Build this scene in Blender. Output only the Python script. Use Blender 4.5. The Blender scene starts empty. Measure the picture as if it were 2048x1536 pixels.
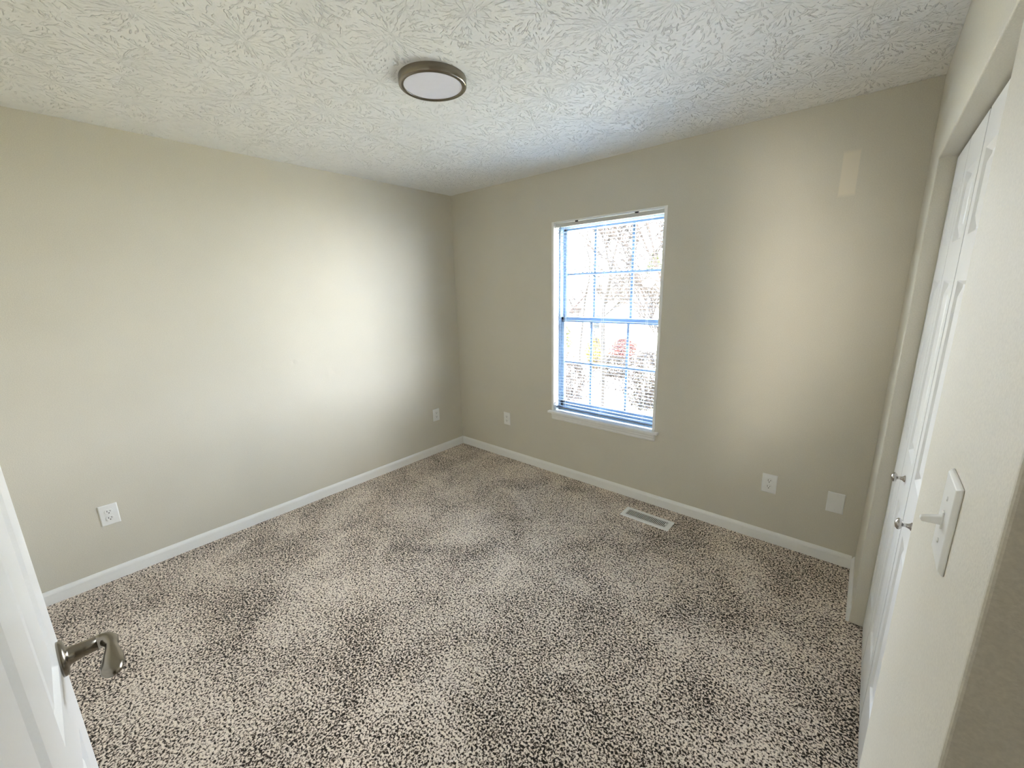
import bpy, bmesh, math, random
from mathutils import Vector, Matrix
random.seed(7)
C = bpy.context.scene.collection
PI = math.pi
scn = bpy.context.scene

# ------------------------------------------------------------------ camera
r_ = Vector((0.75780772, 0.65210279, -0.02212246))
u_ = Vector((-0.13055972, 0.18476844, 0.97407124))
d_ = Vector((-0.63928211, 0.73527041, -0.22515731))
cam = bpy.data.cameras.new('camera')
camo = bpy.data.objects.new('camera', cam); C.objects.link(camo)
M3 = Matrix((r_, u_, -d_)).transposed()
camo.matrix_world = Matrix.Translation((3.10761, -2.76399, 1.58031)) @ M3.to_4x4()
cam.sensor_fit = 'HORIZONTAL'; cam.sensor_width = 36.0
cam.lens = 820.193 / 2048 * 36.0
cam.clip_start = 0.01; cam.clip_end = 300
scn.camera = camo
scn.view_settings.view_transform = 'Standard'
scn.view_settings.look = 'None'
scn.view_settings.gamma = 1.0
scn.view_settings.use_curve_mapping = False
scn.view_settings.exposure = 2.96
scn.cycles.max_bounces = 12; scn.cycles.diffuse_bounces = 8; scn.cycles.transparent_max_bounces = 16

# ------------------------------------------------------------------ sky
W_ = bpy.data.worlds.new('sky'); scn.world = W_; W_.use_nodes = True
nt = W_.node_tree; nt.nodes.clear()
tc = nt.nodes.new('ShaderNodeTexCoord'); sp = nt.nodes.new('ShaderNodeSeparateXYZ')
nt.links.new(tc.outputs['Generated'], sp.inputs[0])
cr = nt.nodes.new('ShaderNodeValToRGB')
cr.color_ramp.elements[0].position = 0.0; cr.color_ramp.elements[0].color = (0.89, 0.94, 1.0, 1)
cr.color_ramp.elements[1].position = 0.6; cr.color_ramp.elements[1].color = (0.70, 0.83, 1.0, 1)
nt.links.new(sp.outputs[2], cr.inputs[0])
bg = nt.nodes.new('ShaderNodeBackground'); bg.inputs[1].default_value = 9.0
nt.links.new(cr.outputs[0], bg.inputs[0])
wo = nt.nodes.new('ShaderNodeOutputWorld'); nt.links.new(bg.outputs[0], wo.inputs[0])


def lamp(name, kind, loc, direction, energy, color=(1, 1, 1), **kw):
    l = bpy.data.lights.new(name, kind); l.energy = energy; l.color = color
    for k, v in kw.items():
        if k == 'portal': l.cycles.is_portal = v
        else: setattr(l, k, v)
    o = bpy.data.objects.new(name, l); C.objects.link(o); o.location = loc
    o.rotation_euler = Vector(direction).to_track_quat('-Z', 'Y').to_euler()
    return o


lamp('sun', 'SUN', (0, -20, 30), (-0.35, 0.75, -0.62), 11.0, (1.0, 0.96, 0.90), angle=0.01)
lamp('window_portal', 'AREA', (1.6, 0.20, 1.32), (0, -1, 0), 1.0, portal=True, shape='RECTANGLE', size=1.0, size_y=1.6)
# added unseen area lamp beyond the doorway, brightens a patch of the left wall
lamp('added_left_wall_light', 'AREA', (5.5, -4.15, 1.75), (-2.27, 1.05, -0.12), 2.8, (1.0, 0.94, 0.84), shape='RECTANGLE', size=0.8, size_y=0.8, spread=math.radians(60))
lamp('added_back_wall_spot', 'SPOT', (2.98, -4.7, 1.75), (-0.88, 4.7, -0.30), 52.0, (1.0, 0.93, 0.80), spot_size=math.radians(31), spot_blend=1.0, shadow_soft_size=0.16)  # added unseen spot behind the camera, cone shaped to lift the window wall

# ------------------------------------------------------------------ materials
def newmat(name):
    m = bpy.data.materials.new(name); m.use_nodes = True
    n = m.node_tree; b = n.nodes['Principled BSDF']
    return m, n, b


def plain(name, col, rough=0.5, metal=0.0, bump=0.0, scale=200.0, spec=0.5):
    m, n, b = newmat(name)
    b.inputs['Base Color'].default_value = (*col, 1)
    b.inputs['Roughness'].default_value = rough
    b.inputs['Metallic'].default_value = metal
    b.inputs['Specular IOR Level'].default_value = spec
    t = n.nodes.new('ShaderNodeTexCoord'); ns = n.nodes.new('ShaderNodeTexNoise')
    ns.inputs['Scale'].default_value = scale; ns.inputs['Detail'].default_value = 3
    n.links.new(t.outputs['Object'], ns.inputs['Vector'])
    mx = n.nodes.new('ShaderNodeMix'); mx.data_type = 'RGBA'
    mx.inputs[6].default_value = (*[c * 0.97 for c in col], 1); mx.inputs[7].default_value = (*[min(1, c * 1.03) for c in col], 1)
    n.links.new(ns.outputs['Fac'], mx.inputs[0]); n.links.new(mx.outputs[2], b.inputs['Base Color'])
    if bump:
        bp = n.nodes.new('ShaderNodeBump'); bp.inputs['Strength'].default_value = bump; bp.inputs['Distance'].default_value = 0.001
        n.links.new(ns.outputs['Fac'], bp.inputs['Height']); n.links.new(bp.outputs[0], b.inputs['Normal'])
    return m


def mth(n, op, a, b=None, clamp=False):
    k = n.nodes.new('ShaderNodeMath'); k.operation = op; k.use_clamp = clamp
    for i, v in enumerate((a, b)):
        if v is None: continue
        if isinstance(v, (int, float)): k.inputs[i].default_value = v
        else: n.links.new(v, k.inputs[i])
    return k.outputs[0]


def blob(n, pos, c, s, p=2.0):
    """smooth bump of height 1 around point c with half-sizes s (world space)"""
    v = n.nodes.new('ShaderNodeVectorMath'); v.operation = 'SUBTRACT'; n.links.new(pos, v.inputs[0]); v.inputs[1].default_value = c
    q = n.nodes.new('ShaderNodeVectorMath'); q.operation = 'DIVIDE'; n.links.new(v.outputs[0], q.inputs[0]); q.inputs[1].default_value = s
    l = n.nodes.new('ShaderNodeVectorMath'); l.operation = 'LENGTH'; n.links.new(q.outputs[0], l.inputs[0])
    return mth(n, 'POWER', mth(n, 'SUBTRACT', 1.0, l.outputs['Value'], True), p)


def wall_mat(name, col, dents=(), patches=(), rub=()):
    m, n, b = newmat(name)
    g = n.nodes.new('ShaderNodeNewGeometry'); pos = g.outputs['Position']
    ns = n.nodes.new('ShaderNodeTexNoise'); ns.inputs['Scale'].default_value = 260; ns.inputs['Detail'].default_value = 4
    n.links.new(pos, ns.inputs['Vector'])
    n2 = n.nodes.new('ShaderNodeTexNoise'); n2.inputs['Scale'].default_value = 2.2; n2.inputs['Detail'].default_value = 3
    n.links.new(pos, n2.inputs['Vector'])
    f = mth(n, 'ADD', mth(n, 'MULTIPLY', ns.outputs['Fac'], 0.75), mth(n, 'MULTIPLY', n2.outputs['Fac'], 0.25))
    cr = n.nodes.new('ShaderNodeValToRGB')
    cr.color_ramp.elements[0].position = 0.3; cr.color_ramp.elements[0].color = (*[c * 0.91 for c in col], 1)
    cr.color_ramp.elements[1].position = 0.7; cr.color_ramp.elements[1].color = (*[c * 1.07 for c in col], 1)
    n.links.new(f, cr.inputs[0]); out = cr.outputs[0]
    for (c, s, pc) in patches:   # touched-up paint, a rectangle with soft rim
        v = n.nodes.new('ShaderNodeVectorMath'); v.operation = 'SUBTRACT'; n.links.new(pos, v.inputs[0]); v.inputs[1].default_value = c
        q = n.nodes.new('ShaderNodeVectorMath'); q.operation = 'DIVIDE'; n.links.new(v.outputs[0], q.inputs[0]); q.inputs[1].default_value = s
        a = n.nodes.new('ShaderNodeVectorMath'); a.operation = 'ABSOLUTE'; n.links.new(q.outputs[0], a.inputs[0])
        x = n.nodes.new('ShaderNodeSeparateXYZ'); n.links.new(a.outputs[0], x.inputs[0])
        mm = mth(n, 'MAXIMUM', mth(n, 'MAXIMUM', x.outputs[0], x.outputs[1]), x.outputs[2])
        k = mth(n, 'MULTIPLY', mth(n, 'SUBTRACT', 1.0, mm, True), 6.0, True)
        mx = n.nodes.new('ShaderNodeMix'); mx.data_type = 'RGBA'
        n.links.new(k, mx.inputs[0]); n.links.new(out, mx.inputs[6]); mx.inputs[7].default_value = (*pc, 1); out = mx.outputs[2]
    n.links.new(out, b.inputs['Base Color'])
    b.inputs['Roughness'].default_value = 0.55
    bp = n.nodes.new('ShaderNodeBump'); bp.inputs['Strength'].default_value = 0.35; bp.inputs['Distance'].default_value = 0.001
    n.links.new(ns.outputs['Fac'], bp.inputs['Height']); nrm = bp.outputs[0]
    if dents:
        h = None
        for (c, s, d) in dents:
            k = mth(n, 'MULTIPLY', blob(n, pos, c, s, 1.5), d); h = k if h is None else mth(n, 'ADD', h, k)
        b2 = n.nodes.new('ShaderNodeBump'); b2.inputs['Strength'].default_value = 1.0; b2.inputs['Distance'].default_value = 0.0022
        n.links.new(h, b2.inputs['Height']); n.links.new(nrm, b2.inputs['Normal']); nrm = b2.outputs[0]
    n.links.new(nrm, b.inputs['Normal'])
    return m


WALLC = (0.655, 0.62, 0.53)
m_wall = wall_mat('greige_wall_paint', WALLC)
m_wall_left = wall_mat('greige_wall_paint_dented', WALLC,
    dents=[((0, -1.300, 0.985), (.05, .045, .05), -1.0), ((0, -1.345, 0.985), (.05, .03, .06), 0.6),
           ((0, -1.56, 1.108), (.05, .03, .03), 0.5), ((0, -1.59, 1.10), (.05, .02, .03), -0.6),
           ((0, -1.76, 1.09), (.05, .05, .02), 0.3), ((0, -1.80, 1.10), (.05, .02, .02), -0.3)])
m_wall_back = wall_mat('greige_wall_paint_patched', WALLC, patches=[((2.94, 0, 2.10), (.036, .5, .11), (0.74, 0.68, 0.56))])
m_trim = plain('white_trim_paint', (0.87, 0.87, 0.85), 0.35, bump=0.05, scale=120)
m_door = plain('white_door_paint', (0.84, 0.84, 0.83), 0.3, bump=0.05, scale=300)
m_plate = plain('white_plastic', (0.84, 0.84, 0.82), 0.3, scale=20)
m_slot = plain('dark_slot', (0.02, 0.02, 0.02), 0.6)
m_vinyl = plain('shade_tinted_vinyl', (0.19, 0.28, 0.40), 0.4, scale=30)  # white vinyl given a blue-grey tint: backlit shade put into the colour
m_slat = plain('shade_tinted_aluminium_slat', (0.26, 0.34, 0.44), 0.4, scale=30)  # white slats darkened to blue-grey, their shade against the sky painted in
m_rail = plain('blind_rail_enamel', (0.62, 0.62, 0.60), 0.4, scale=30)
m_cord = plain('white_cord', (0.8, 0.8, 0.78), 0.8)
m_wand = plain('clear_grey_plastic', (0.25, 0.36, 0.42), 0.2)
m_nickel = plain('brushed_nickel', (0.27, 0.24, 0.195), 0.26, 1.0, bump=0.1, scale=60)
m_chrome = plain('satin_nickel_knob', (0.50, 0.48, 0.46), 0.2, 1.0, scale=60)
m_diff = plain('frosted_diffuser', (0.80, 0.79, 0.86), 0.5, scale=40)
m_dark = plain('duct_dark', (0.03, 0.03, 0.03), 0.8)
m_hinge = plain('hinge_metal', (0.4, 0.38, 0.35), 0.35, 1.0)

# glass: thin pane, clear with a slight reflection
m_glass = bpy.data.materials.new('window_glass'); m_glass.use_nodes = True
n = m_glass.node_tree; n.nodes.clear()
tr = n.nodes.new('ShaderNodeBsdfTransparent'); tr.inputs[0].default_value = (0.95, 0.95, 0.95, 1)
gl = n.nodes.new('ShaderNodeBsdfGlossy'); gl.inputs['Roughness'].default_value = 0.02
ms = n.nodes.new('ShaderNodeMixShader'); ms.inputs[0].default_value = 0.05
oo = n.nodes.new('ShaderNodeOutputMaterial')
n.links.new(tr.outputs[0], ms.inputs[1]); n.links.new(gl.outputs[0], ms.inputs[2]); n.links.new(ms.outputs[0], oo.inputs[0])

# ceiling: stomp-brush plaster, star bursts of thin radial ridges
m_ceil, n, b = newmat('stomp_textured_ceiling')
g = n.nodes.new('ShaderNodeNewGeometry'); pos = g.outputs['Position']


def stomp(scale, seed, ang, rad, lo, hi):
    off = n.nodes.new('ShaderNodeVectorMath'); off.operation = 'ADD'; n.links.new(pos, off.inputs[0]); off.inputs[1].default_value = (seed, seed * 1.7, 0)
    wn = n.nodes.new('ShaderNodeTexNoise'); wn.inputs['Scale'].default_value = 30; wn.inputs['Detail'].default_value = 2
    n.links.new(off.outputs[0], wn.inputs['Vector'])
    wv = n.nodes.new('ShaderNodeVectorMath'); wv.operation = 'MULTIPLY_ADD'
    n.links.new(wn.outputs['Color'], wv.inputs[0]); wv.inputs[1].default_value = (.014, .014, 0); n.links.new(off.outputs[0], wv.inputs[2])
    fl = n.nodes.new('ShaderNodeVectorMath'); fl.operation = 'MULTIPLY'; n.links.new(wv.outputs[0], fl.inputs[0]); fl.inputs[1].default_value = (1, 1, 0)
    vo = n.nodes.new('ShaderNodeTexVoronoi'); vo.voronoi_dimensions = '2D'; vo.inputs['Scale'].default_value = scale
    n.links.new(fl.outputs[0], vo.inputs['Vector'])
    df = n.nodes.new('ShaderNodeVectorMath'); df.operation = 'SUBTRACT'; n.links.new(fl.outputs[0], df.inputs[0]); n.links.new(vo.outputs['Position'], df.inputs[1])
    ln = n.nodes.new('ShaderNodeVectorMath'); ln.operation = 'LENGTH'; n.links.new(df.outputs[0], ln.inputs[0])
    nm = n.nodes.new('ShaderNodeVectorMath'); nm.operation = 'NORMALIZE'; n.links.new(df.outputs[0], nm.inputs[0])
    a = n.nodes.new('ShaderNodeVectorMath'); a.operation = 'SCALE'; n.links.new(nm.outputs[0], a.inputs[0]); a.inputs['Scale'].default_value = ang
    cb = n.nodes.new('ShaderNodeCombineXYZ'); n.links.new(mth(n, 'MULTIPLY', ln.outputs['Value'], rad), cb.inputs[2])
    ad = n.nodes.new('ShaderNodeVectorMath'); ad.operation = 'ADD'; n.links.new(a.outputs[0], ad.inputs[0]); n.links.new(cb.outputs[0], ad.inputs[1])
    sc = n.nodes.new('ShaderNodeVectorMath'); sc.operation = 'SCALE'; n.links.new(vo.outputs['Position'], sc.inputs[0]); sc.inputs['Scale'].default_value = 9.7
    a2 = n.nodes.new('ShaderNodeVectorMath'); a2.operation = 'ADD'; n.links.new(ad.outputs[0], a2.inputs[0]); n.links.new(sc.outputs[0], a2.inputs[1])
    ns = n.nodes.new('ShaderNodeTexNoise'); ns.inputs['Scale'].default_value = 1.0; ns.inputs['Detail'].default_value = 1.5
    n.links.new(a2.outputs[0], ns.inputs['Vector'])
    mr = n.nodes.new('ShaderNodeMapRange'); mr.interpolation_type = 'SMOOTHSTEP'; mr.inputs[1].default_value = lo; mr.inputs[2].default_value = hi
    n.links.new(ns.outputs['Fac'], mr.inputs[0])
    return mr.outputs[0]


s1 = stomp(3.9, 0.0, 13.0, 20.0, 0.59, 0.68)
s2 = stomp(5.2, 3.3, 11.0, 26.0, 0.61, 0.69)
ns = n.nodes.new('ShaderNodeTexNoise'); ns.inputs['Scale'].default_value = 110; ns.inputs['Detail'].default_value = 3
n.links.new(pos, ns.inputs['Vector'])
hh = mth(n, 'ADD', mth(n, 'MAXIMUM', s1, mth(n, 'MULTIPLY', s2, 0.8)), mth(n, 'MULTIPLY', ns.outputs['Fac'], 0.35))
bp = n.nodes.new('ShaderNodeBump'); bp.inputs['Strength'].default_value = 1.0; bp.inputs['Distance'].default_value = 0.0065
n.links.new(hh, bp.inputs['Height']); n.links.new(bp.outputs[0], b.inputs['Normal'])
b.inputs['Base Color'].default_value = (0.90, 0.90, 0.88, 1); b.inputs['Roughness'].default_value = 0.8

# carpet: speckled cut pile
m_carpet, n, b = newmat('speckled_cut_pile_carpet')
g = n.nodes.new('ShaderNodeNewGeometry'); pos = g.outputs['Position']
nz = n.nodes.new('ShaderNodeTexNoise'); nz.inputs['Scale'].default_value = 125; nz.inputs['Detail'].default_value = 2.0; nz.inputs['Distortion'].default_value = 0.6
n.links.new(pos, nz.inputs['Vector'])
nf = n.nodes.new('ShaderNodeTexNoise'); nf.inputs['Scale'].default_value = 3.2; nf.inputs['Detail'].default_value = 4; nf.inputs['Distortion'].default_value = 0.5
n.links.new(pos, nf.inputs['Vector'])
f = mth(n, 'ADD', nz.outputs['Fac'], mth(n, 'MULTIPLY', mth(n, 'SUBTRACT', nf.outputs['Fac'], 0.5), 0.22))
cr = n.nodes.new('ShaderNodeValToRGB'); e = cr.color_ramp.elements
e[0].position = 0.40; e[0].color = (0.022, 0.016, 0.011, 1)
e[1].position = 0.56; e[1].color = (0.92, 0.81, 0.70, 1)
k = e.new(0.445); k.color = (0.15, 0.11, 0.08, 1)
k = e.new(0.49); k.color = (0.50, 0.415, 0.34, 1)
n.links.new(f, cr.inputs[0]); n.links.new(cr.outputs[0], b.inputs['Base Color'])
b.inputs['Roughness'].default_value = 0.95; b.inputs['Specular IOR Level'].default_value = 0.1
b.inputs['Sheen Weight'].default_value = 0.15
bp = n.nodes.new('ShaderNodeBump'); bp.inputs['Strength'].default_value = 0.8; bp.inputs['Distance'].default_value = 0.006
n.links.new(nz.outputs['Fac'], bp.inputs['Height']); n.links.new(bp.outputs[0], b.inputs['Normal'])


# ------------------------------------------------------------------ mesh helpers
def box(bm, x0, x1, y0, y1, z0, z1):
    vs = [bm.verts.new((x, y, z)) for z in (z0, z1) for y in (y0, y1) for x in (x0, x1)]
    for f in ((0, 2, 3, 1), (4, 5, 7, 6), (0, 1, 5, 4), (2, 6, 7, 3), (0, 4, 6, 2), (1, 3, 7, 5)):
        bm.faces.new([vs[i] for i in f])


def prism(bm, poly, axis, a, b_):
    """poly of 2-D points extruded along axis between a and b_"""
    def P(u, v, w):
        return {0: (w, u, v), 1: (u, w, v), 2: (u, v, w)}[axis]
    A = [bm.verts.new(P(u, v, a)) for u, v in poly]; B = [bm.verts.new(P(u, v, b_)) for u, v in poly]
    bm.faces.new(A); bm.faces.new(B[::-1])
    k = len(poly)
    for i in range(k):
        bm.faces.new((A[i], B[i], B[(i + 1) % k], A[(i + 1) % k]))


def lathe(bm, prof, seg=32, mat=None, cap=True):
    """prof: (radius, height) along +z"""
    mat = mat or Matrix.Identity(4); rings = []
    for r, h in prof:
        rings.append([bm.verts.new(mat @ Vector((r * math.cos(2 * PI * i / seg), r * math.sin(2 * PI * i / seg), h))) for i in range(seg)])
    for a, b2 in zip(rings, rings[1:]):
        for i in range(seg):
            bm.faces.new((a[i], a[(i + 1) % seg], b2[(i + 1) % seg], b2[i]))
    if cap:
        bm.faces.new(rings[0][::-1]); bm.faces.new(rings[-1])


def tube(bm, pts, rad, seg=6):
    """pts list of Vector, rad list of (rw, rh) or float; swept section"""
    rings = []
    prev = None
    for i, p in enumerate(pts):
        t = (pts[min(i + 1, len(pts) - 1)] - pts[max(i - 1, 0)]).normalized()
        ref = Vector((0, 0, 1)) if abs(t.z) < 0.9 else Vector((1, 0, 0))
        if prev is not None: ref = prev
        s = t.cross(ref).normalized(); up = s.cross(t).normalized(); prev = up
        r = rad[i] if isinstance(rad, (list, tuple)) else rad
        rw, rh = r if isinstance(r, (list, tuple)) else (r, r)
        rings.append([bm.verts.new(p + s * rw * math.cos(2 * PI * k / seg) + up * rh * math.sin(2 * PI * k / seg)) for k in range(seg)])
    for a, b2 in zip(rings, rings[1:]):
        for k in range(seg):
            bm.faces.new((a[k], a[(k + 1) % seg], b2[(k + 1) % seg], b2[k]))
    bm.faces.new(rings[0][::-1]); bm.faces.new(rings[-1])


def obj(name, bm, mat, parent=None, bevel=0.0, smooth=False, seg=2, ang=40):
    bmesh.ops.recalc_face_normals(bm, faces=bm.faces[:])
    me = bpy.data.meshes.new(name); bm.to_mesh(me); bm.free()
    o = bpy.data.objects.new(name, me); C.objects.link(o)
    if mat: me.materials.append(mat)
    if parent: o.parent = parent
    if smooth:
        for p in me.polygons: p.use_smooth = True
    if bevel:
        md = o.modifiers.new('bevel', 'BEVEL'); md.width = bevel; md.segments = seg
        md.limit_method = 'ANGLE'; md.angle_limit = math.radians(ang)
        md.harden_normals = False
    return o


def boxes(name, lst, mat, parent=None, bevel=0.0, **kw):
    bm = bmesh.new()
    for l in lst: box(bm, *l)
    return obj(name, bm, mat, parent, bevel, **kw)


def thing(name, label, cat, loc=(0, 0, 0), rot=(0, 0, 0), group=None):
    o = bpy.data.objects.new(name, None); C.objects.link(o); o.location = loc; o.rotation_euler = rot
    o.empty_display_size = 0.05
    o['label'] = label; o['category'] = cat
    if group: o['group'] = group
    return o


def tag(o, label, cat, group=None, kind=None):
    o['label'] = label; o['category'] = cat
    if group: o['group'] = group
    if kind: o['kind'] = kind
    return o


def struct(o, label=None):
    o['kind'] = 'structure'
    if label: o['label'] = label
    return o


def dup(root, label, loc, rot=None, group=None):
    r = root.copy(); C.objects.link(r); r.location = loc; r['label'] = label
    if rot is not None: r.rotation_euler = rot
    if group: r['group'] = group
    for ch in list(root.children):
        c = ch.copy(); C.objects.link(c); c.parent = r
        for gch in list(ch.children):
            d = gch.copy(); C.objects.link(d); d.parent = c
    return r


# ------------------------------------------------------------------ room shell
H = 2.44; W = 3.222; YF = -3.05; Y3 = -2.237; YJ = -0.50; YN = -1.73; ZO = 2.012
WX0, WX1, WZ0, WZ1 = 1.150, 2.048, 0.558, 2.077      # window opening
struct(boxes('floor', [(-.12, 7.0, -5.0, 0.16, -.10, 0)], m_carpet), 'speckled brown and cream cut pile carpet')
struct(boxes('ceiling', [(-.12, 7.0, -5.0, 0.16, H, H + .12)], m_ceil), 'white ceiling with stomped starburst plaster texture')
bm = bmesh.new()
box(bm, -.12, WX0, 0, .16, 0, H); box(bm, WX1, 4.7, 0, .16, 0, H)
box(bm, WX0, WX1, 0, .16, 0, WZ0 - .02); box(bm, WX0, WX1, 0, .16, WZ1, H)
struct(obj('wall_back', bm, m_wall_back), 'greige wall with the window')
struct(boxes('wall_left', [(-.12, 0, -5.0, 0, 0, H)], m_wall_left), 'greige wall on the left with small dents')
bm = bmesh.new()
prism(bm, [(0, 0.006), (0, H), (Y3, H), (Y3, 0), (YN, 0), (YN, ZO), (YJ, ZO), (YJ, 0.006)], 0, W, W + .11)
struct(obj('wall_right', bm, m_wall, bevel=.004, seg=3), 'greige wall around the closet opening')
bm = bmesh.new()
box(bm, W + .11, 4.7, Y3, Y3 + .10, 0, H)          # side of the closet
box(bm, W + .9, W + 1.0, Y3 + .1, 0, 0, H)         # back of the closet
struct(obj('wall_closet', bm, m_wall), 'closet side wall at the right edge')
bm = bmesh.new()
box(bm, 0, 2.80, YF - .12, YF, 0, H); box(bm, 3.66, 7.0, YF - .12, YF, 0, H); box(bm, 2.80, 3.66, YF - .12, YF, 2.04, H)
box(bm, 4.6, 4.7, YF, Y3, 0, H)
struct(obj('wall_front', bm, m_wall))
bm = bmesh.new()
box(bm, 0, 7.0, -5.1, -5.0, 0, H); box(bm, 6.9, 7.0, -5.0, YF - .12, 0, H); box(bm, 0.0, 0.1, -5.0, YF - .12, 0, H)
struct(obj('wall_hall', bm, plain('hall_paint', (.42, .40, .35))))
# jamb post that carries the open door
struct(boxes('trim_1', [(2.765, 2.80, YF - .12, -2.865, 0, 2.04)], m_trim, bevel=.003))

# baseboards: moulded profile (out from wall, height)
BP = [(0, 0), (.013, 0), (.013, .056), (.011, .064), (.007, .071), (.004, .0765), (0, .0765)]
bm = bmesh.new(); prism(bm, [(t, z) for t, z in BP], 1, YF, -0.0); o = obj('baseboard_left', bm, m_trim); struct(o, 'white baseboard under the left wall')
bm = bmesh.new(); prism(bm, [(-t, z) for t, z in BP], 0, .013, W - .013); o = obj('baseboard_back', bm, m_trim); struct(o, 'white baseboard under the window wall')
bm = bmesh.new(); prism(bm, [(W - t, z) for t, z in BP], 1, YJ + .012, -0.0); o = obj('baseboard_right', bm, m_trim); struct(o, 'short white baseboard beside the closet')


# ------------------------------------------------------------------ panel doors
def panel_face(bm, w, h, panels, y=0.0, sgn=-1, stick=.010, depth=.011, field=.026):
    """a face in the x-z plane at y; panels are (x0,x1,z0,z1); sgn = outward direction of the face"""
    xs = sorted({0, w, *[v for p in panels for v in p[:2]]}); zs = sorted({0, h, *[v for p in panels for v in p[2:]]})
    V = {}
    def gv(x, z):
        if (x, z) not in V: V[(x, z)] = bm.verts.new((x, y, z))
        return V[(x, z)]
    for i in range(len(xs) - 1):
        for j in range(len(zs) - 1):
            x0, x1, z0, z1 = xs[i], xs[i + 1], zs[j], zs[j + 1]
            corner = [gv(x0, z0), gv(x1, z0), gv(x1, z1), gv(x0, z1)]
            if any(p[0] <= x0 and x1 <= p[1] and p[2] <= z0 and z1 <= p[3] for p in panels):
                ring = corner
                for (ins, dp) in ((stick, depth), (stick + .006, depth), (stick + .006 + field, .002)):
                    nr = [bm.verts.new((a, y - sgn * dp, c)) for a, c in ((x0 + ins, z0 + ins), (x1 - ins, z0 + ins), (x1 - ins, z1 - ins), (x0 + ins, z1 - ins))]
                    for k in range(4): bm.faces.new((ring[k], ring[(k + 1) % 4], nr[(k + 1) % 4], nr[k]))
                    ring = nr
                bm.faces.new(ring)
            else:
                bm.faces.new(corner)


def door_leaf(name, w, h, t, panels, parent=None, mat=None):
    bm = bmesh.new()
    panel_face(bm, w, h, panels, 0.0, -1)
    panel_face(bm, w, h, panels, t, 1)
    e = .0
    a = [bm.verts.new(v) for v in ((0, 0, 0), (w, 0, 0), (w, 0, h), (0, 0, h), (0, t, 0), (w, t, 0), (w, t, h), (0, t, h))]
    for f in ((0, 1, 5, 4), (1, 2, 6, 5), (2, 3, 7, 6), (3, 0, 4, 7)): bm.faces.new([a[i] for i in f])
    bmesh.ops.remove_doubles(bm, verts=bm.verts[:], dist=1e-5)
    return obj(name, bm, mat or m_door, parent, bevel=.0015, seg=2, ang=60)


# room door, standing open: runs along +x from its free edge, seen face looks towards +y
DW, DH = .765, 2.02
panels = []
for x0, x1 in ((.105, .315), (.450, .660)):
    panels += [(x0, x1, .20, .79), (x0, x1, .93, 1.60), (x0, x1, 1.68, 1.90)]
d1 = door_leaf('door_1', DW, DH, .035, panels, None)
d1.location = (1.984, -2.847 - .035, .012); d1.rotation_euler = (0, 0, 0)
struct(d1, 'white six panel room door standing open at the left')
# lever handle on the door (in door coordinates: face at y=.035)
rose_x, rose_z = .060, .912
bm = bmesh.new()
Mx = Matrix.Translation((rose_x, .035, rose_z)) @ Matrix.Rotation(-PI / 2, 4, 'X')
lathe(bm, [(.033, -.002), (.033, .004), (.031, .008), (.020, .010), (.0165, .013), (.0150, .022), (.0140, .030), (.0135, .050)], 40, Mx)
hdl = obj('lever_handle', bm, m_nickel, d1, smooth=True)
hdl['label'] = 'brushed nickel lever handle'
bm = bmesh.new()
B0 = Vector((rose_x, .035, rose_z))
pts = [B0 + Vector(v) for v in ((0, .046, 0), (0.000, .056, 0), (.004, .063, 0), (.012, .067, 0), (.026, .068, 0), (.032, .068, 0), (.045, .067, 0), (.07, .066, .0), (.095, .063, 0), (.112, .060, 0), (.119, .058, 0))]
rad = [(.0135, .0135), (.0135, .0135), (.0135, .0135), (.0130, .0130), (.0110, .0115), (.0090, .0110), (.0105, .0115), (.0150, .0115), (.0165, .0105), (.0140, .0085), (.0070, .005)]
tube(bm, pts, rad, 20)
obj('lever', bm, m_nickel, hdl, smooth=True)
bm = bmesh.new()
for z in (.2, 1.0, 1.8):
    lathe(bm, [(.006, -.045), (.006, .045)], 12, Matrix.Translation((DW + .004, .038, z)))
obj('hinge', bm, m_hinge, d1)

# bifold closet doors
LW = .287
XD = W + .050
def bifold(name, y_first, knob_leaf, label):
    root = bpy.data.objects.new(name, None); C.objects.link(root)
    root.location = (XD, y_first, .012); root.rotation_euler = (0, 0, -PI / 2)   # local +x -> world -y, local -y face -> world -x
    struct(root, label)
    for i in range(2):
        lf = door_leaf('leaf', LW - .007, 1.990, .030, [(.055, LW - .058, .23, .805), (.055, LW - .058, .99, 1.565), (.055, LW - .058, 1.68, 1.885)], root)
        lf.location = (i * LW, 0, 0)
        if i == knob_leaf:
            bm = bmesh.new()
            Mk = Matrix.Translation((KX[knob_leaf], 0, .908)) @ Matrix.Rotation(PI / 2, 4, 'X')
            lathe(bm, [(.0115, -.001), (.0115, .002), (.008, .005), (.0055, .010), (.0050, .016), (.0065, .019), (.0125, .022), (.0160, .026), (.0155, .030), (.0110, .034), (.004, .036)], 32, Mk)
            k = obj('knob', bm, m_chrome, lf, smooth=True); k['label'] = 'satin nickel round knob'
    return root


KX = {1: .13, 0: .205}
bifold('door_2', YJ - .004, 1, 'white bifold closet door pair farther from the camera')
bifold('door_3', YJ - .004 - 2 * LW - .009, 0, 'white bifold closet door pair half hidden by the near wall')
struct(boxes('trim_2', [(XD, XD + .03, YN, YJ - .010 - 4 * LW, 0, ZO)], m_trim))
struct(boxes('trim_3', [(XD + .004, XD + .034, YN, YJ, 2.0035, ZO)], m_dark), 'closet door track')

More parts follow.
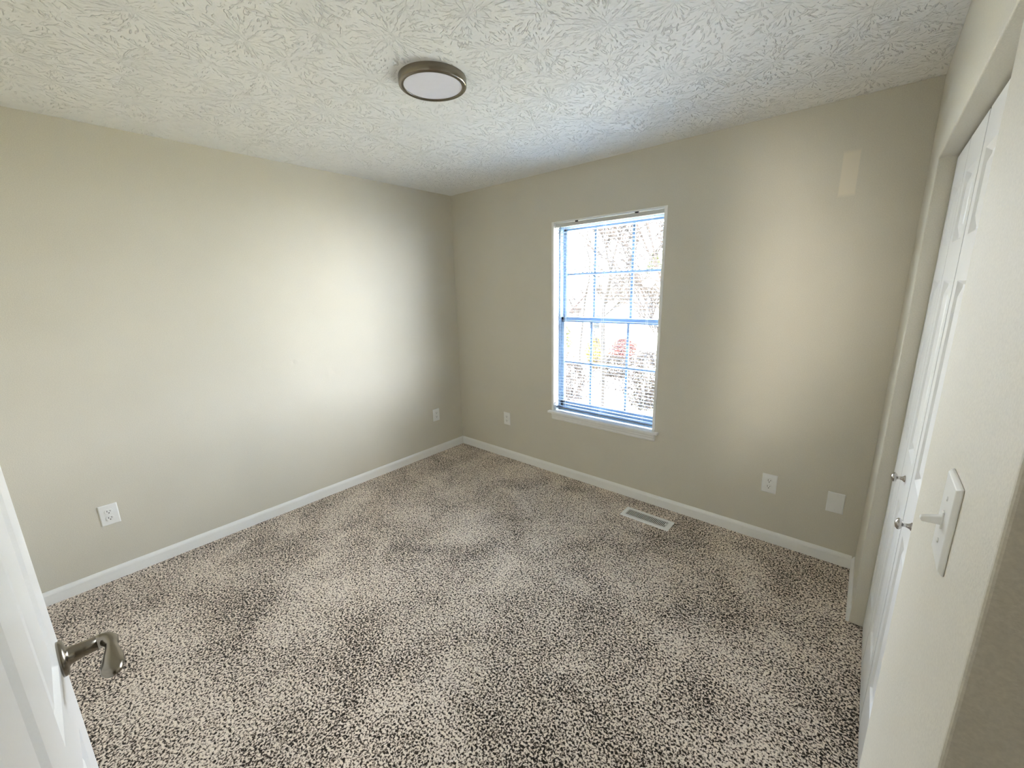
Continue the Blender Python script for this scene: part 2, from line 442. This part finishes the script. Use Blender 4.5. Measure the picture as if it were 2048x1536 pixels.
# ------------------------------------------------------------------ window
win = bpy.data.objects.new('window_1', None); C.objects.link(win); win.location = (1.6, 0, WZ0)
struct(win, 'white double hung window with colonial grids in the far wall')
def wb(name, lst, mat, bevel=.0015, parent=win, **kw):
    o = boxes(name, [(a - 1.6, b_ - 1.6, c, d, e - WZ0, f - WZ0) for a, b_, c, d, e, f in lst], mat, parent, bevel, **kw)
    return o
wb('jamb_liner', [(WX0, WX0 + .020, -.003, .155, WZ0, WZ1), (WX1 - .020, WX1, -.003, .155, WZ0, WZ1), (WX0 + .02, WX1 - .02, -.003, .155, WZ1 - .008, WZ1)], m_trim)
# outer vinyl frame
fx0, fx1 = WX0 + .02, WX1 - .02
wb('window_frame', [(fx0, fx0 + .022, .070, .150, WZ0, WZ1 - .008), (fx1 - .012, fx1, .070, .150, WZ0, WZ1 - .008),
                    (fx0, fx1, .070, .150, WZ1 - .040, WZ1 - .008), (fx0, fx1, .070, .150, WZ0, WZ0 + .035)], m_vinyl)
gx0, gx1 = 1.222, 2.022
def sash(name, z0, z1, y, bot, top):
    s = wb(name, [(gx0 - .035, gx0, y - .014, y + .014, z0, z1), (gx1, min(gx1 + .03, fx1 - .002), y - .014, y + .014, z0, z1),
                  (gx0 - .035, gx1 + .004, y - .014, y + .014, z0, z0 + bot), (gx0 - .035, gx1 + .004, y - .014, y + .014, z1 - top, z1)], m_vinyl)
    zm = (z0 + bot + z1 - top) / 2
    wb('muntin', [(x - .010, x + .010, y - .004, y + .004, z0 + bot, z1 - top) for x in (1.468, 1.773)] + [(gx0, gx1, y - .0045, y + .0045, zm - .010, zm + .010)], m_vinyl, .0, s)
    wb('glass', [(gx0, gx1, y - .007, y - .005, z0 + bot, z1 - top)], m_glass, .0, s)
    return s
sash('upper_sash', 1.318, 2.045, .122, .034, .030)
sash('lower_sash', .590, 1.350, .090, .055, .038)
wb('sill_stool', [(1.128, 2.078, -.036, 0, .548, .566), (WX0, WX1, 0, .072, .548, .562)], m_trim, .004)
# apron moulding
bm = bmesh.new()
prism(bm, [(0, .548), (-.020, .548), (-.020, .540), (-.015, .530), (-.015, .520), (-.011, .512), (-.011, .500), (-.006, .492), (0, .488)], 0, 1.158, 2.052)
for v in bm.verts: v.co.x -= 1.6; v.co.z -= WZ0
obj('sill_apron', bm, m_trim, win)

# mini blind, hung inside the opening
bl = thing('window_blind', 'white horizontal mini blind lowered over the window with slats open', 'blind', (1.6, .032, WZ1 - .010))
bx0, bx1 = -.424, .424
bm = bmesh.new(); box(bm, bx0, bx1, -.014, .014, -.030, -.003)
obj('headrail', bm, m_rail, bl, .002)
for x in (bx0, bx1):
    bm = bmesh.new(); box(bm, x - .003, x + .003, -.018, .016, -.034, -.001)
    obj('end_bracket', bm, m_trim, bl, .001)
for x in (-.235, .235):
    bm = bmesh.new(); box(bm, x - .012, x + .012, -.020, -.0145, -.008, 0.001)
    obj('mounting_clip', bm, m_dark, bl)
zt = -.046; zb = .612 - (WZ1 - .010); NS = 58
slat_me = None
for i in range(NS):
    z = zt + (zb - zt) * i / (NS - 1)
    if slat_me is None:
        bm = bmesh.new(); K = 6; rows = []
        for k in range(K + 1):
            t = k / K - .5; yy = t * .0245; zz = .0016 * (1 - (2 * t) ** 2)
            a = math.radians(-6); y2 = yy * math.cos(a) - zz * math.sin(a); z2 = yy * math.sin(a) + zz * math.cos(a)
            rows.append([bm.verts.new((x, y2, z2)) for x in (bx0 + .002, bx1 - .002)])
        for a, c in zip(rows, rows[1:]): bm.faces.new((a[0], a[1], c[1], c[0]))
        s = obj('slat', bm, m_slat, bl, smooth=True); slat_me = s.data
        md = s.modifiers.new('thick', 'SOLIDIFY'); md.thickness = .0005
        s0 = s
    else:
        s = s0.copy(); C.objects.link(s); s.parent = bl
    s.location = (0, 0, z)
bm = bmesh.new(); box(bm, bx0, bx1, -.013, .013, zb - .024, zb - .012)
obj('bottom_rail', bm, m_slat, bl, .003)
for x in (-.345, -.01, .335):
    bm = bmesh.new()
    for y in (-.0135, .0135): tube(bm, [Vector((x, y, -.03)), Vector((x, y, zb - .018))], .0007, 5)
    obj('ladder_cord', bm, m_cord, bl)
bm = bmesh.new()
tube(bm, [Vector((-.376, -.016, -.028)), Vector((-.376, -.022, -.042)), Vector((-.374, -.023, -.72))], .0032, 6)
obj('tilt_wand', bm, m_wand, bl)

# ------------------------------------------------------------------ ceiling light
cl = thing('ceiling_light', 'round flush ceiling light with brushed nickel rim and white lens', 'ceiling light', (1.600, -1.490, H))
bm = bmesh.new()
prof = [(.120, -.020), (.120, -.0285), (.1225, -.0305), (.136, -.0300), (.1395, -.0265), (.1400, 0.0)]
lathe(bm, prof, 96, cap=False)
o = obj('rim', bm, m_nickel, cl, smooth=True)
md = o.modifiers.new('es', 'EDGE_SPLIT'); md.split_angle = math.radians(50)
bm = bmesh.new(); lathe(bm, [(.1205, -.001), (.1205, -.0262), (.110, -.0275), (.02, -.0278)], 96)
obj('lens', bm, m_diff, cl, smooth=False)

# ------------------------------------------------------------------ outlets, plates, switch
def plate_bm(w, h, t=.0055):
    bm = bmesh.new()
    a = [(-w / 2, -h / 2), (w / 2, -h / 2), (w / 2, h / 2), (-w / 2, h / 2)]
    A = [bm.verts.new((x, 0, z)) for x, z in a]; B = [bm.verts.new((x, -t * .4, z)) for x, z in a]
    D = [bm.verts.new((x * (1 - .008 / w), -t, z * (1 - .008 / h))) for x, z in a]
    for P, Q in ((A, B), (B, D)):
        for k in range(4): bm.faces.new((P[k], P[(k + 1) % 4], Q[(k + 1) % 4], Q[k]))
    bm.faces.new(D); bm.faces.new(A[::-1])
    return bm


def screw(z, parent, y=-.0055):
    bm = bmesh.new(); lathe(bm, [(.0032, 0), (.0030, .0010), (.0015, .0014)], 16, Matrix.Translation((0, y, z)) @ Matrix.Rotation(PI / 2, 4, 'X'))
    obj('screw', bm, m_plate, parent, smooth=True)


def make_outlet(label, loc, rot):
    t = thing('wall_outlet', label, 'outlet', loc, rot, 'duplex outlets around the room')
    obj('cover_plate', plate_bm(.079, .121), m_plate, t, .0012)
    for s in (1, -1):
        bm = bmesh.new(); zc = s * .0195; ring = []
        pts = []
        for k in range(32):
            a = 2 * PI * k / 32; x = .0172 * math.cos(a); z = .0172 * math.sin(a)
            z = max(-.0138, min(.0138, z)); pts.append((x, z + zc))
        prism(bm, pts, 1, -.0052, -.0082)
        rc = obj('receptacle', bm, m_plate, t, .0006)
        bm = bmesh.new()
        box(bm, -.0078, -.0054, -.0086, -.0070, zc - .001, zc + .0085); box(bm, .0052, .0074, -.0086, -.0070, zc, zc + .0075)
        lathe(bm, [(.0028, 0), (.0028, .0012)], 14, Matrix.Translation((0, -.0074, zc - .0072)) @ Matrix.Rotation(PI / 2, 4, 'X'))
        obj('slot', bm, m_slot, rc)
    screw(0, t)
    return t


o1 = make_outlet('white duplex outlet on the left wall nearest the open door', (0, -2.680, .392), (0, 0, PI / 2))
dup(o1, 'small looking white outlet on the left wall just left of the far corner', (0, -.338, .393))
dup(o1, 'white outlet on the window wall between the far corner and the window', (.635, 0, .390), (0, 0, 0))
dup(o1, 'white duplex outlet on the window wall right of the floor vent', (2.775, 0, .386), (0, 0, 0))
t = thing('blank_plate', 'blank white wall plate without sockets low on the window wall near the closet', 'wall plate', (3.099, 0, .3685))
obj('cover_plate', plate_bm(.079, .121), m_plate, t, .0012)
screw(.042, t); screw(-.042, t)

sw = thing('light_switch', 'white toggle light switch on the near right wall', 'light switch', (W, -2.03, 1.272), (0, 0, -PI / 2))
obj('switch_plate', plate_bm(.079, .121, .0065), m_plate, sw, .0012)
bm = bmesh.new()
box(bm, -.005, .005, -.0085, -.0055, -.012, .012)
prism(bm, [(-.006, -.0065), (-.006, .0065), (-.027, -.0005), (-.028, -.004), (-.026, -.0075)], 0, -.0042, .0042)
obj('toggle', bm, m_plate, sw, .001)
screw(.030, sw, -.0065); screw(-.030, sw, -.0065)

# ------------------------------------------------------------------ floor vent
vt = thing('floor_vent', 'white slotted metal floor register in the carpet below the window', 'floor vent', (2.112, -.2205, 0))
vw, vh = .342, .131; iw, ih = .285, .078
bm = bmesh.new()
zz = .007
def ringpts(w, h, z): return [bm.verts.new(v) for v in ((-w / 2, -h / 2, z), (w / 2, -h / 2, z), (w / 2, h / 2, z), (-w / 2, h / 2, z))]
R = [ringpts(vw, vh, .0005), ringpts(vw - .002, vh - .002, .003), ringpts(vw - .012, vh - .012, zz), ringpts(iw, ih, zz), ringpts(iw, ih, .0015)]
for a, c in zip(R, R[1:]):
    for k in range(4): bm.faces.new((a[k], a[(k + 1) % 4], c[(k + 1) % 4], c[k]))
obj('register_frame', bm, m_trim, vt)
boxes('register_box', [(-iw / 2 - .001, iw / 2 + .001, -ih / 2 - .001, ih / 2 + .001, .0006, .0014)], m_dark, vt)
NL = 28
bm = bmesh.new(); hw = iw / NL
box(bm, -hw * .22, hw * .22, -ih / 2, ih / 2, .0035, .0066)
v0 = obj('louver', bm, m_plate, vt, .0005)
for i in range(NL):
    v = v0 if i == 0 else v0.copy()
    if i: C.objects.link(v); v.parent = vt
    v.location = (-iw / 2 + iw * (i + .5) / NL + .0, 0, 0)
boxes('damper_tab', [(iw / 2 - .012, iw / 2 - .008, -.010, .012, .0060, .0095)], m_plate, vt, .0008)

# ------------------------------------------------------------------ outdoors, one floor down
G = -3.0
def flat(name, col, rough=.9, scale=3.0, var=.3):
    m, n, b = newmat(name)
    t = n.nodes.new('ShaderNodeNewGeometry'); ns = n.nodes.new('ShaderNodeTexNoise'); ns.inputs['Scale'].default_value = scale; ns.inputs['Detail'].default_value = 5
    n.links.new(t.outputs['Position'], ns.inputs['Vector'])
    mx = n.nodes.new('ShaderNodeMix'); mx.data_type = 'RGBA'
    mx.inputs[6].default_value = (*[c * (1 - var) for c in col], 1); mx.inputs[7].default_value = (*[min(.95, c * (1 + var)) for c in col], 1)
    n.links.new(ns.outputs['Fac'], mx.inputs[0]); n.links.new(mx.outputs[2], b.inputs['Base Color']); b.inputs['Roughness'].default_value = rough
    b.inputs['Specular IOR Level'].default_value = .2
    return m
m_lawn = flat('winter_lawn', (.30, .26, .16)); m_drive = flat('pale_concrete', (.60, .58, .55), var=.08)
m_bark = flat('bare_bark', (.008, .0065, .005), scale=20); m_bark2 = flat('twig_bark', (.011, .008, .006), scale=20)
m_siding = flat('cream_siding', (.66, .62, .55), var=.04); m_roof = flat('tan_roof', (.024, .018, .011), var=.15)
m_siding2 = flat('grey_siding', (.55, .50, .50), var=.05); m_roof2 = flat('reddish_roof', (.026, .018, .015), var=.15)
m_pane = plain('dark_window_pane', (.008, .009, .01), .15); m_green = flat('evergreen_needles', (.022, .024, .006), scale=8)
m_yellow = flat('yellow_leaves', (.05, .036, .004), scale=15); m_red = flat('red_leaves', (.032, .009, .006), scale=15)
m_brown = flat('brown_hedge', (.016, .011, .007), scale=15)

g_ = boxes('lawn', [(-60, 30, .5, 90, G - .2, G)], m_lawn); tag(g_, 'pale winter lawn outside below the window', 'lawn', kind='structure')
bm = bmesh.new(); prism(bm, [(-5.2, 7), (-1.6, 7), (-6.5, 19), (-12.5, 20.5), (-10.0, 17)], 2, G, G + .02)
tag(obj('driveway', bm, m_drive), 'pale concrete driveway outside seen low through the window', 'driveway', kind='structure')


def branch(bm, p, d, ln, r, lvl, rnd):
    n_ = 4; pts = [p]; rad = [r]
    for i in range(n_):
        d = (d + Vector((rnd.uniform(-.16, .16), rnd.uniform(-.16, .16), rnd.uniform(-.03, .10)))).normalized()
        p = p + d * ln / n_; pts.append(p); rad.append(max(.011, r * (1 - .13 * (i + 1))))
        if lvl > 0 and i > 0:
            for _ in range(2 if lvl > 1 else 1):
                s = Vector((rnd.uniform(-1, 1), rnd.uniform(-1, 1), rnd.uniform(-.1, .6))).normalized()
                branch(bm, p, (d * .75 + s * .8).normalized(), ln * rnd.uniform(.45, .7), rad[-1] * .55, lvl - 1, rnd)
    tube(bm, pts, rad, 5)


def tree(label, paths, seed, twigs=3, mat=None):
    """paths: list of (points, r0, r1); first one is the trunk, grown down to the ground"""
    rnd = random.Random(seed)
    bt = bmesh.new(); bb = bmesh.new()
    for q, (pts, r0, r1) in enumerate(paths):
        P = [Vector(v) for v in pts]
        if q == 0: P = [Vector((P[0].x, P[0].y, G))] + P
        rad = [max(.020, 1.3 * (r0 + (r1 - r0) * i / (len(P) - 1))) for i in range(len(P))]
        tube(bt, P, rad, 7)
        for i in range(1, len(P)):
            if P[i].z < -.2: continue
            for k in range(twigs):
                f = rnd.random(); p = P[i - 1].lerp(P[i], f)
                if p.z < -.4: continue
                s = Vector((rnd.choice((-1, 1)) * rnd.uniform(.3, 1), rnd.uniform(-.4, .4), rnd.uniform(.1, .9))).normalized()
                branch(bb, p, s, rnd.uniform(.5, 1.3), max(.006, rad[i] * .35), 2, rnd)
    base = P0 = paths[0][0][0]
    root = thing('bare_tree', label, 'tree', (0, 0, 0), group='bare trees outside')
    root.location = (base[0], base[1], G)
    for nm, b_ in (('trunk', bt), ('twigs', bb)):
        for v in b_.verts: v.co -= root.location
        obj(nm, b_, mat or m_bark, root)
    return root


tree('leafless forked tree outside in the middle of the window', [
    ([(-3.2, 9, -.7), (-3.255, 9, .57), (-3.268, 9.05, 1.0), (-3.141, 9, 1.34), (-3.054, 9, 1.79), (-3.03, 9, 2.01)], .055, .036),
    ([(-3.029, 9, 2.009), (-3.195, 9.05, 2.457), (-3.274, 9.1, 2.825), (-3.435, 9.1, 3.128), (-3.615, 9.1, 3.435), (-3.8, 9, 4.0)], .028, .008),
    ([(-3.274, 9.1, 2.825), (-3.313, 9.0, 3.543), (-3.3, 9.0, 4.1)], .014, .006),
    ([(-3.274, 9.1, 2.825), (-3.03, 9.2, 3.37), (-2.85, 9.2, 3.8)], .014, .006),
    ([(-3.029, 9, 2.009), (-2.912, 8.9, 2.439), (-2.77, 8.9, 2.924), (-2.626, 8.9, 3.257), (-2.3, 8.9, 4.0)], .028, .008),
    ([(-2.77, 8.9, 2.924), (-2.438, 8.9, 3.196), (-2.1, 8.8, 3.5)], .014, .006)], 3, 2)
tree('thin leafless tree outside behind the left panes', [
    ([(-8.029, 15.470, -1.564), (-7.880, 15.470, -0.020), (-7.784, 15.470, 0.974), (-7.577, 15.470, 1.938), (-7.545, 15.470, 2.879), (-7.779, 15.470, 3.475), (-8.352, 15.470, 3.874), (-8.994, 15.470, 4.556)], 0.0496, 0.0124)], 5, 2)
tree('leafless tree outside behind the right panes leaning left', [
    ([(0.265, 5.000, 0.339), (0.232, 5.000, 0.483), (-0.052, 5.000, 1.021), (-0.263, 5.000, 1.463), (-0.454, 5.000, 1.843)], 0.0231, 0.0066),
    ([(0.265, 5.000, 0.471), (0.166, 5.000, 1.329), (0.037, 5.000, 1.822), (-0.206, 5.000, 2.239), (-0.593, 5.000, 3.045)], 0.0172, 0.0066),
    ([(0.037, 5.000, 1.822), (-0.115, 5.000, 2.321), (-0.329, 5.000, 3.045)], 0.0119, 0.0053)], 9, 3, m_bark2)


def foliage(name, label, cat, c, s, n_, leaf, mat, seed, group=None, cone=False, stem=False):
    """a shrub or evergreen: many small leaf quads around twigs"""
    rnd = random.Random(seed); bm = bmesh.new()
    for i in range(n_):
        a = rnd.uniform(0, 2 * PI); h = rnd.random(); q = math.sqrt(rnd.uniform(.25, 1))
        w = (1 - h) ** .8 + .05 if cone else math.sin(PI * (.12 + .80 * h)) * (.8 + .35 * math.sin(a * 5 + seed))
        p = Vector((s[0] * w * q * math.cos(a), s[1] * w * q * math.sin(a), s[2] * h))
        u = Vector((rnd.uniform(-1, 1), rnd.uniform(-1, 1), rnd.uniform(-1, 1))).normalized(); v = u.orthogonal().normalized(); k = leaf * rnd.uniform(.6, 1.4)
        bm.faces.new([bm.verts.new(p + u * k), bm.verts.new(p + v * k * .4), bm.verts.new(p - u * k), bm.verts.new(p - v * k * .4)])
    for i in range(14):
        a = rnd.uniform(0, 2 * PI)
        tube(bm, [Vector((0, 0, 0)), Vector((s[0] * .4 * math.cos(a), s[1] * .4 * math.sin(a), s[2] * .5)), Vector((s[0] * .75 * math.cos(a), s[1] * .75 * math.sin(a), s[2] * (.35 if cone else .85)))], [.03, .02, .008], 4)
    o = obj(name, bm, mat); o.location = c
    tag(o, label, cat, group)
    return o


foliage('evergreen_tree', 'yellow green conifer outside at the left edge of the window', 'tree', (-16.6, 24, G), (2.3, 2.3, 7.1), 6000, .14, m_green, 2, cone=True)
foliage('evergreen_tree', 'far evergreen outside seen right of the second grid bar', 'tree', (-16.8, 46, G), (2.4, 2.4, 8.6), 4000, .16, m_green, 4, cone=True)
foliage('yellow_shrub', 'small bright yellow shrub outside left of the tree trunk', 'shrub', (-8.55, 18, G), (.65, .6, 1.75), 1500, .08, m_yellow, 6)
foliage('red_shrub', 'reddish shrub outside right of the tree trunk', 'shrub', (-8.0, 20.5, G), (1.1, .6, 1.5), 2500, .08, m_red, 8)
foliage('brown_shrub', 'brown winter shrub outside at the lower right panes', 'shrub', (-2.9, 12, G), (1.5, 1.3, 2.2), 2600, .07, m_bark2, 10, 'brown shrubs outside')
foliage('brown_shrub', 'dark brown shrub outside below the red shrub', 'shrub', (-6.6, 16.5, G), (1.6, .8, 1.1), 2200, .07, m_brown, 11, 'brown shrubs outside')
foliage('brown_shrub', 'brown winter shrub outside at the lower left panes', 'shrub', (-6.0, 11.5, G), (1.3, 1.2, 1.5), 2200, .06, m_bark2, 12, 'brown shrubs outside')
foliage('brown_shrub', 'dark brown shrub outside in front of the left house', 'shrub', (-11.2, 17.6, G), (1.6, .8, 1.0), 2200, .07, m_brown, 13, 'brown shrubs outside')


def house(name, label, x0, x1, y0, y1, ze, zr, wall, roof, wins):
    h = thing(name, label, 'house', ((x0 + x1) / 2, (y0 + y1) / 2, G), group='houses across the street')
    ox, oy = h.location.x, h.location.y
    bm = bmesh.new(); box(bm, x0 - ox, x1 - ox, y0 - oy, y1 - oy, 0, ze - G); obj('siding', bm, wall, h)
    bm = bmesh.new(); e = .35; ym = (y0 + y1) / 2 - oy
    prism(bm, [(y0 - oy - e, ze - G - .1), (y0 - oy - e, ze - G + .05), (ym, zr - G), (y1 - oy + e, ze - G + .05), (y1 - oy + e, ze - G - .1)], 0, x0 - ox - e, x1 - ox + e); obj('roof', bm, roof, h)
    for (a, b_, c, d) in wins:
        bm = bmesh.new(); box(bm, a - .08 - ox, b_ + .08 - ox, y0 - oy - .05, y0 - oy + .01, c - .08 - G, d + .08 - G); w = obj('window', bm, m_trim, h)
        bm = bmesh.new(); box(bm, a - ox, b_ - ox, y0 - oy - .07, y0 - oy - .04, c - G, d - G); obj('pane', bm, m_pane, w)
    return h


house('cream_house', 'cream sided house with tan roof outside in the middle panes', -16.8, -6.5, 30, 39, -.15, 2.7, m_siding, m_roof, [(-9.6, -8.4, -2.0, -.8), (-15.9, -14.9, -2.0, -.8)])
house('grey_house', 'grey house with reddish roof outside behind the left panes', -29, -18.3, 30, 38, -.6, 1.6, m_siding2, m_roof2, [(-21.4, -20.6, -2.4, -1.0), (-19.9, -19.3, -2.4, -1.0), (-23.6, -22.8, -2.4, -1.0)])
